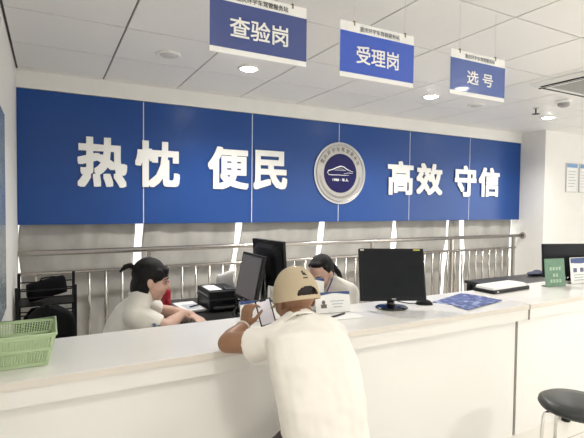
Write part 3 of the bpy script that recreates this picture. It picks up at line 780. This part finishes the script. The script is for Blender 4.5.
bm = bmesh.new(); tube(bm, [Pl1(0, -.10, .050), Pl1(0, -.128, .062), Pl1(0, -.155, .050), Pl1(0, -.175, .018)], [.014, .020, .018, .008], 12, round_ends=True)
fuse('ponytail', bm, HAIR, c1p, .006, 3)
build('hair_tie', tube(bmesh.new(), [Pl1(.020*math.cos(k*PI/8), -.103, .052+.020*math.sin(k*PI/8)) for k in range(17)], .005, 6, cap=False), BLACK, c1p)
# sleeve badge (dark letters on the sleeve)
sv = lerp(J['shR'], J['elR'], .62)-l1
nrm = V((-.25, -.97, 0)); 
writing('sleeve_badge', '车管', .075, .028, INKBLUE, c1p, sv+V((.0, -.081, -.005)), (R(-8), R(28), R(6)), depth=.006, bold=.01)
# collar
cn = lerp(nk1, P(0, -.03, -.08), .2)-l1
def collar(t, cn, ax, x_, m, r=.062, s=1):
    bm = bmesh.new(); rows = []; y_ = ax.cross(x_).normalized(); x_ = y_.cross(ax).normalized()
    for i in range(33):
        a = R(-255+330*i/32); row = []
        for rr, zz in ((r, .040), (r+.008, .036), (r+.022, .004)): row.append(bm.verts.new(cn+(x_*math.cos(a)*rr+y_*math.sin(a)*rr+ax*(zz-.03))*s))
        rows.append(row)
    for a, b in zip(rows, rows[1:]):
        for j in range(2): bm.faces.new((a[j], a[j+1], b[j+1], b[j]))
    o = build('collar', bm, m, t, smooth=True); o.modifiers.new('s', 'SOLIDIFY').thickness = .005
collar(c1p, cn, (h1-nk1).normalized()*.5+V((0, 0, .5)), s1, SHIRT, .054, S)

# ---------- clerk with lanyard (middle)
h2 = dp(321, 273, 3.42)
f2 = V((-.85, -.50, 0)).normalized(); s2 = V((f2.y, -f2.x, 0))
hip2 = V((h2.x+.22, h2.y+.12, .60))
J = seated(hip2.x, hip2.y, f2, .60, S*.93)
up2 = V((h2.x+.105, h2.y+.05, .99)); nk2 = V((h2.x+.055, h2.y+.03, 1.065))
J.update(neck=nk2, shL=up2-s2*.15*S, shR=up2+s2*.15*S)
for q, sg in (('L', -1), ('R', 1)):
    J['el'+q] = up2+s2*sg*.19*S+f2*.14+V((0, 0, -.20)); J['wr'+q] = J['el'+q]+f2*.24-s2*sg*.08+V((0, 0, .02))
torso = [ring_at(hip2, s2, .155, .115, f2, S), ring_at(lerp(hip2, up2, .4), s2, .135, .10, f2, S), ring_at(lerp(hip2, up2, .75), s2, .145, .105, f2, S),
         ring_at(up2, s2, .14, .09, f2, S), ring_at(lerp(up2, nk2, .8), s2, .08, .055, f2, S)]
hands2 = [(J['wrR'], f2-s2*.3, V((0, 0, 1)), -1, S*.85, (.2, .3, .3)), (J['wrL'], f2+s2*.3, V((0, 0, 1)), 1, S*.85, (.2, .3, .3))]
hf2 = V((-.80, -.42, -.45)); hu2 = V((-.35, -.2, .9))
c2p, body, P2, rot2 = person('clerk with a purple lanyard over a white shirt, looking down, hair tied back', J, S*.93, SKIN, SHIRT, torso, (hip2.x, hip2.y, 0), (h2, hf2, hu2), neck_r=.046, hands=hands2, sleeve=.72)
office_stool((hip2.x, hip2.y, 0), 'swivel stool under the clerk with the lanyard')
l2 = V(c2p.location); s_ = S*.93; Q = lambda x, y, z: P2(x, y, z)-l2
face_parts(Q, rot2, s_, c2p)
bm = bmesh.new()
ell(bm, Q(0, -.026, .036), (.081*s_, .092*s_, .088*s_), rot2); ell(bm, Q(0, -.062, -.01), (.066*s_, .046*s_, .065*s_), rot2)
for sx in (-1, 1): ell(bm, Q(sx*.062, .010, .060), (.012*s_, .030*s_, .018*s_), rot2 @ M.Rotation(.5, 3, 'X'), 14, 10)
ell(bm, Q(0, .030, .088), (.050*s_, .034*s_, .022*s_), rot2)
fuse('hair', bm, HAIR, c2p, .006, 3)
a = Q(0, -.105, .0); bm = bmesh.new(); tube(bm, [a, a+V((.05, .02, -.01)), a+V((.10, .0, -.07)), a+V((.13, -.02, -.15))], [.022, .026, .022, .008], 12, round_ends=True)
fuse('ponytail', bm, HAIR, c2p, .006, 3)
collar(c2p, lerp(nk2, P2(0, -.03, -.08), .2)-l2, (h2-nk2).normalized()*.4+V((0, 0, .6)), s2, SHIRT, .054, S)
c0 = nk2-l2
bm = bmesh.new()
for sg in (-1, 1):
    tube(bm, [c0-f2*.07+V((0, 0, .05)), c0+s2*sg*.075+V((0, 0, .055)), c0+s2*sg*.088+f2*.085+V((0, 0, -.005)), c0+s2*sg*.055+f2*.135+V((0, 0, -.12)), c0+f2*.16+V((0, 0, -.24))], .0085, 8, flat=.5)
build('lanyard', bm, PURPLE, c2p, smooth=True)

# ============================================================ THINGS ON THE COUNTER
# green basket
def basket(loc, label):
    t = thing('plastic_basket', label, 'basket', loc, R(0))
    W0, W1, D0, D1, Hh = .235, .262, .26, .30, .136           # bottom/top widths and depths
    def wall(bm, p00, p10, p01, p11, n, mrows, holes):
        def at(a, b): return lerp(lerp(p00, p10, a), lerp(p01, p11, a), b)
        def face(a0, a1, b0, b1): bm.faces.new([bm.verts.new(at(a, b)) for a, b in ((a0, b0), (a1, b0), (a1, b1), (a0, b1))])
        for j in range(mrows):
            b0, b1 = j/mrows, (j+1)/mrows
            if not holes(j): face(0, 1, b0, b1); continue
            e = .05; face(0, e, b0, b1); face(1-e, 1, b0, b1)
            for i in range(n):
                a0 = e+(1-2*e)*i/n; a1 = e+(1-2*e)*(i+1)/n; m1 = a0+(a1-a0)*.42
                face(a0, m1, b0, b1); face(m1, a1, b0, b0+(b1-b0)*.42)
    bm = bmesh.new()
    def corners(w_, d_, z): return [V((-w_, 0, z)), V((0, 0, z)), V((0, d_, z)), V((-w_, d_, z))]
    lo = [V((-W0, .012, 0)), V((-.004, .012, 0)), V((-.004, D0, 0)), V((-W0, D0, 0))]
    hi = [V((-W1+.02, -.012, Hh)), V((.030, -.012, Hh)), V((.030, D1, Hh)), V((-W1+.02, D1, Hh))]
    for k in range(4):
        a, b, c, d = lo[k], lo[(k+1) % 4], hi[k], hi[(k+1) % 4]
        wall(bm, a, b, c, d, 22 if k % 2 == 0 else 24, 19, lambda j: j not in (0, 1, 9, 10, 17, 18))
    bm.faces.new([bm.verts.new(v) for v in lo])
    bmesh.ops.remove_doubles(bm, verts=bm.verts[:], dist=.0002)
    o = build('basket_wall', bm, GREEN, t); m_ = o.modifiers.new('s', 'SOLIDIFY'); m_.thickness = .003; m_.offset = 0
    bm = bmesh.new(); tube(bm, [*[h_+V((0, 0, 0)) for h_ in hi], hi[0]], .006, 10)
    build('rim', bm, GREEN, t, smooth=True)
    bm = bmesh.new(); md = [lerp(lo[k], hi[k], .5) for k in range(4)]; tube(bm, [*md, md[0]], .0045, 8)
    build('middle_ridge', bm, GREEN, t, smooth=True)
    return t
basket((-.004, 2.19, TOPZ+.0025), 'pale green perforated plastic basket on the left end of the counter')

# leaflets
def leaflet(pts, z, m, name, label, grp):
    c = sum((V((x, y, 0)) for x, y in pts), V())/4
    bm = bmesh.new(); lo = [bm.verts.new((x-c.x, y-c.y, 0)) for x, y in pts]; h_ = [bm.verts.new((x-c.x, y-c.y, .004)) for x, y in pts]
    bm.faces.new(lo[::-1]); bm.faces.new(h_)
    for k in range(4): bm.faces.new((lo[k], lo[(k+1) % 4], h_[(k+1) % 4], h_[k]))
    o = build(name, bm, m, loc=(c.x, c.y, z)); tag(o, label, 'leaflet', grp); return o
q = [zp(*a, TOPZ) for a in ((432, 302.5), (459, 306), (487, 297.5), (462, 293.5))]
leaflet([(a.x, a.y) for a in q], TOPZ+.0005, leaflet_mat('blue_leaflet_print', 1.3), 'blue_leaflet', 'lower blue patterned leaflet, nearest the computer mouse', 'blue leaflets on the counter')
q = [zp(*a, TOPZ+.005) for a in ((452, 305), (468, 310), (502, 300.5), (480, 296.5))]
leaflet([(a.x, a.y) for a in q], TOPZ+.0052, leaflet_mat('blue_leaflet_print_two', 4.1), 'blue_leaflet', 'upper blue patterned leaflet lying in front toward the counter edge', 'blue leaflets on the counter')
# mouse
p = zp(424, 304.5, TOPZ)
ms = thing('computer_mouse', 'black computer mouse right of the monitor stand', 'mouse', (p.x, p.y, TOPZ), R(60))
bm = bmesh.new(); ell(bm, (0, 0, .0), (.036, .062, .038), None, 20, 14)
bmesh.ops.bisect_plane(bm, geom=bm.verts[:]+bm.edges[:]+bm.faces[:], plane_co=(0, 0, .001), plane_no=(0, 0, -1), clear_outer=True)
bmesh.ops.holes_fill(bm, edges=bm.edges[:]); build('shell', bm, BLACK, ms, smooth=True)
build('scroll_wheel', tube(bmesh.new(), [(-.004, .034, .032), (.004, .034, .032)], .008, 12), DARK, ms)
build('cable', tube(bmesh.new(), [(0, .058, .008), (.01, .10, .004), (.05, .15, .004), (.09, .17, .004)], .003, 6), BLACK, ms, smooth=True)
# document scanner
p = zp(501, 292, TOPZ)
q0 = zp(477, 291, TOPZ); q1 = zp(494, 295, TOPZ)
sn = thing('document_scanner', 'flat document scanner with white lid and black base', 'scanner', (3.115, 2.41, TOPZ+.0005), R(4))
build('base', bx(0, .50, 0, .19, 0, .030), BLACK, sn, bevel=.006)
bm = loft(bmesh.new(), [((.25, .097, .030), (.24, 0, 0), (0, .090, 0)), ((.25, .099, .046), (.238, 0, 0), (0, .086, 0)), ((.25, .104, .052), (.230, 0, 0), (0, .074, 0))], 48, power=14)
build('lid', bm, WHITE, sn)
build('button', bx(.04, .065, -.003, .0, .010, .020), LAMPOFF, sn)
# dark folder / laptop lid behind the scanner
lp = thing('black_laptop', 'black laptop lid seen edge-on behind the scanner', 'laptop', (4.36, 2.98, .8005), R(16))
build('base', bx(-.17, .17, -.13, .10, 0, .018), BLACK, lp, bevel=.003)
bm = bx(-.17, .17, .0, .008, 0, .10); bmesh.ops.transform(bm, matrix=M.Translation((0, .10, .018)) @ M.Rotation(R(-55), 4, 'X'), verts=bm.verts[:])
build('lid', bm, BLACKG, lp, bevel=.002)
# dark bundle on the right desk
p = zp(532, 275, .80)
bm = bmesh.new(); ell(bm, (0, 0, .018), (.16, .07, .024), None, 18, 10); ell(bm, (.05, .02, .032), (.10, .05, .02), M.Rotation(.5, 3, 'Z'), 16, 10); capsule(bm, V((-.17, -.02, .014)), V((.0, .03, .028)), .013)
fo = fuse('folded_cloth', bm, mat('dark_blue_cloth', (.03, .04, .09), .6, var=.5, vscale=25), None, .006, 3); fo.location = (p.x+.05, p.y-.02, .805)
tag(fo, 'crumpled dark blue bundle on the right black desk', 'cloth')
# standing cards
def card(loc, rz, w_, h_, label, style, tilt=R(12), grp=None):
    t = thing('display_card', label, 'display card', loc, rz, group=grp)
    def hold(bmx): bmesh.ops.transform(bmx, matrix=M.Rotation(-tilt, 4, 'X'), verts=bmx.verts[:]); return bmx
    build('card', hold(bx(-w_/2, w_/2, 0, .004, .002, h_)), LETTER if style != 'green' else GREENP, t)
    bm = bx(-w_/2+.01, w_/2-.01, -.0, .06, 0, .003); build('foot', bm, GLASS, t)
    if style == 'id':
        bm = bmesh.new(); vs = []
        n = 12; top = []; bot = []
        for i in range(n+1):
            x = -w_/2+w_*i/n; top.append(bm.verts.new((x, -.001, h_))); bot.append(bm.verts.new((x, -.001, h_-.008-.014*abs(math.cos(i/n*PI*.9))**1.5)))
        for i in range(n): bm.faces.new((bot[i], bot[i+1], top[i+1], top[i]))
        build('blue_header', hold(bm), INKBLUE, t)
        bm = bmesh.new(); box(bm, (-w_*.27, -.001, h_*.34), (w_*.16, .002, h_*.18)); ell(bm, (-w_*.27, -.001, h_*.52), (w_*.05, .002, h_*.10), None, 12, 8)
        build('portrait', hold(bm), mat('portrait_print', (.16, .13, .12), .6), t)
        bm = bmesh.new()
        for k in range(3): box(bm, (w_*.12, -.0006, h_*(.56-.14*k)), (w_*(.40-.08*k), .0015, .006))
        build('text_lines', hold(bm), mat('faint_print', (.5, .54, .58), .6), t)
    if style == 'green':
        build('green_print', hold(bx(-w_/2+.008, w_/2-.008, -.0015, 0, .014, h_-.006)), GREENP, t)
        bm = bmesh.new()
        for k, (zz, ww) in enumerate(((.64, .72), (.40, .46), (.2, .66))):
            for i in range(6): 
                if abs(i-2.5)/6 < ww/2: box(bm, ((i-2.5)/6*w_*.9, -.002, h_*zz), (w_*.10, .002, h_*.12))
        build('text_lines', hold(bm), PALEG, t)
        build('band', hold(bx(-w_/2+.008, w_/2-.008, -.0022, -.0015, h_*.48, h_*.50)), GREENP, t)
    if style == 'blue':
        bm = bmesh.new(); n = 14; top = []; bot = []
        for i in range(n+1):
            x = -w_/2+.006+(w_-.012)*i/n; z_ = h_*(.80-.1*math.sin(i/n*PI)+.16*(i/n)); top.append(bm.verts.new((x, -.001, h_-.005))); bot.append(bm.verts.new((x, -.001, min(h_-.007, z_))))
        for i in range(n): bm.faces.new((bot[i], bot[i+1], top[i+1], top[i]))
        build('blue_header', hold(bm), INKBLUE, t)
        bm = bmesh.new()
        for k in range(4): box(bm, (-w_*.36+k*w_*.22, -.001, h_*.52), (w_*.11, .002, h_*.16))
        build('text_pictures', hold(bm), mat('photo_print', (.12, .13, .22), .5, var=.5, vscale=60), t)
        bm = bmesh.new()
        for k in range(3): box(bm, (0, -.001, h_*(.34-.1*k)), (w_*.8, .002, .007))
        build('text_bars', hold(bm), mat('grey_green_print', (.42, .47, .42), .6), t)
    return t
G = 'standing cards on the counter'
card((*zp(260, 321.5, TOPZ).xy, TOPZ+.0005), R(-12), .235, .125, 'display card with blue header standing behind the phone', 'id', R(10), G)
card((*zp(334, 313, TOPZ).xy, TOPZ+.0005), R(-10), .245, .135, 'low display card with portrait standing right of the cap', 'id', R(16), G)
card((*zp(312, 311, TOPZ).xy, TOPZ+.0005), R(-22), .16, .215, 'taller white display card standing partly behind the cap', 'id', R(3), G)
card((*zp(556, 286.5, TOPZ).xy, TOPZ+.0005), R(-8), .235, .245, 'green printed display card in front of the far right monitor', 'green', R(6), G)
card((*zp(587, 283, TOPZ).xy, TOPZ+.0005), R(-5), .42, .24, 'white and blue display card cut by the right picture edge', 'blue', R(6), G)
# booklet and pen by the cards
p = zp(340, 317, TOPZ)
o = build('open_booklet', bx(-.14, .14, -.07, .07, 0, .006), PAPER, loc=(p.x, p.y, TOPZ+.0005), rot=(0, 0, R(-8)), bevel=.002); tag(o, 'white booklet lying flat in front of the portrait card', 'booklet')
pn = thing('desk_pen', 'dark pen lying on the white booklet', 'pen', (p.x-.02, p.y-.0, TOPZ+.013), R(-70))
build('barrel', tube(bmesh.new(), [(0, -.08, 0), (0, .07, 0), (0, .085, 0)], [.006, .006, .002], 8), INKBLACK, pn)
build('pen_clip', bx(-.0015, .0015, -.075, -.035, .006, .009), CHROME, pn)

# ============================================================ LEFT CORNER: rack, bag, chair
rk = thing('black_rack', 'black metal rack with thin shelves behind the counter at the left', 'rack', (-.02, 4.40, 0))
for x in (-.21, .215):
    for y in (-.16, .16): build('post', bx(x-.012, x+.012, y-.012, y+.012, 0, .95 if y < 0 else 1.02), BLACK, rk)
for z in (.25, .55, .80):
    sh = build('shelf', bx(-.21, .215, -.16, .16, z-.012, z), BLACK, rk)
for z in (.86, .92, .72, .66):
    build('side_bar', tube(bmesh.new(), [(-.21, -.16, z), (.215, -.16, z)], .006, 8), BLACK, rk)
    build('back_bar', tube(bmesh.new(), [(-.21, .16, z+.02), (.215, .16, z+.02)], .006, 8), BLACK, rk)
bm = loft(bmesh.new(), [((0, 0, .0), (.145, 0, 0), (0, .09, 0)), ((0, 0, .03), (.15, 0, 0), (0, .10, 0)), ((.01, 0, .12), (.145, 0, 0), (0, .08, 0)), ((.01, 0, .13), (.14, 0, 0), (0, .05, 0))], 32, power=9)
bg = thing('black_bag', 'black fabric bag lying tilted on top of the rack', 'bag', (-.01, 4.38, .815), R(8)); 
o = build('bag_body', bm, mat('black_fabric', (.005, .005, .006), .9, spec=.1, bump=.3, bscale=20), bg, smooth=True, rot=(0, R(-12), 0), loc=(0, 0, .035))
o2 = build('bag_handle', tube(bmesh.new(), [(-.06, 0, .15), (-.05, -.02, .185), (.05, -.02, .195), (.07, 0, .165)], .007, 8), BLACK, bg, smooth=True)
bm = loft(bmesh.new(), [((0, 0, 0), (.13, 0, 0), (0, .10, 0)), ((0, 0, .12), (.14, 0, 0), (0, .11, 0)), ((.0, 0, .19), (.09, 0, 0), (0, .07, 0))], 24, power=3.5)
o = build('dark_pouch', bm, mat('black_fabric', (0, 0, 0)), smooth=True, loc=(-.05, 4.38, .5515)); tag(o, 'dark pouch on the rack shelf under the black bag', 'bag')
# office chair
oc = thing('office_chair', 'black office chair with rounded back in front of the rack', 'chair', (.07, 3.75, 0), R(160))
bm = bmesh.new(); rows = []
for j in range(13):
    row = []; z = .60+.33*j/12; wd = .165*(1-.75*max(0, (j-6)/6)**3)
    for i in range(13):
        x = (i/12-.5)*2; row.append(bm.verts.new((x*wd, .20-.05*x*x+.03*(j/12), z)))
    rows.append(row)
for a, b in zip(rows, rows[1:]):
    for i in range(12): bm.faces.new((a[i], a[i+1], b[i+1], b[i]))
o = build('backrest', bm, mat('black_mesh', (.008, .009, .010), .7, spec=.15), oc, smooth=True); o.modifiers.new('s', 'SOLIDIFY').thickness = .03
build('seat', loft(bmesh.new(), [((0, 0, .48), (.22, 0, 0), (0, .21, 0)), ((0, 0, .52), (.24, 0, 0), (0, .23, 0)), ((0, 0, .55), (.21, 0, 0), (0, .20, 0))], 28, power=4), LEATHER, oc, smooth=True)
build('back_support', tube(bmesh.new(), [(0, .08, .48), (0, .21, .50), (0, .235, .72)], [.02, .02, .016], 8), BLACK, oc, smooth=True)
build('column', tube(bmesh.new(), [(0, 0, .10), (0, 0, .49)], [.035, .025], 14), CHROME, oc)
for k in range(5):
    a = 2*PI*k/5; l = build('leg', tube(bmesh.new(), [(0, 0, .11), (.27*math.cos(a), .27*math.sin(a), .075)], [.025, .016], 8), BLACK, oc)
    build('castor', ell(bmesh.new(), (.27*math.cos(a), .27*math.sin(a), .03), (.03, .03, .03), None, 12, 8), SOLE, l, smooth=True)

# ============================================================ LIGHT
wd = bpy.data.worlds.new('world'); sc.world = wd; wd.use_nodes = True
nt = wd.node_tree; bg_ = nt.nodes['Background']; bg_.inputs[0].default_value = (.92, .96, 1, 1); bg_.inputs[1].default_value = 1.0
def area(name, loc, size, sy, energy, rot, col=(1, 1, 1)):
    l = bpy.data.lights.new(name, 'AREA'); l.shape = 'RECTANGLE'; l.size = size; l.size_y = sy; l.energy = energy; l.color = col
    o = bpy.data.objects.new(name, l); link(o); o.location = loc; o.rotation_euler = rot; return o
area('daylight_window_two', (4.7, YB+.05, 1.5), 3.0, 2.2, 8, (R(90), 0, 0), (1, .97, .92))
area('daylight_window_three', (8.3, YB+.05, 1.5), 3.0, 2.2, 34, (R(90), 0, 0), (1, .98, .94))
area('daylight_window_one', (1.5, YB+.05, 1.5), 2.2, 2.2, 2, (R(90), 0, 0), (1, .97, .92))
area('right_hall_daylight', (XR-.05, 0, 1.6), 5.0, 2.0, 66, (R(90), 0, R(90)), (1, .98, .94))

sc.view_settings.view_transform = 'Standard'; sc.view_settings.look = 'None'; sc.view_settings.exposure = 0.47; sc.view_settings.gamma = 1
sc.view_settings.use_curve_mapping = False
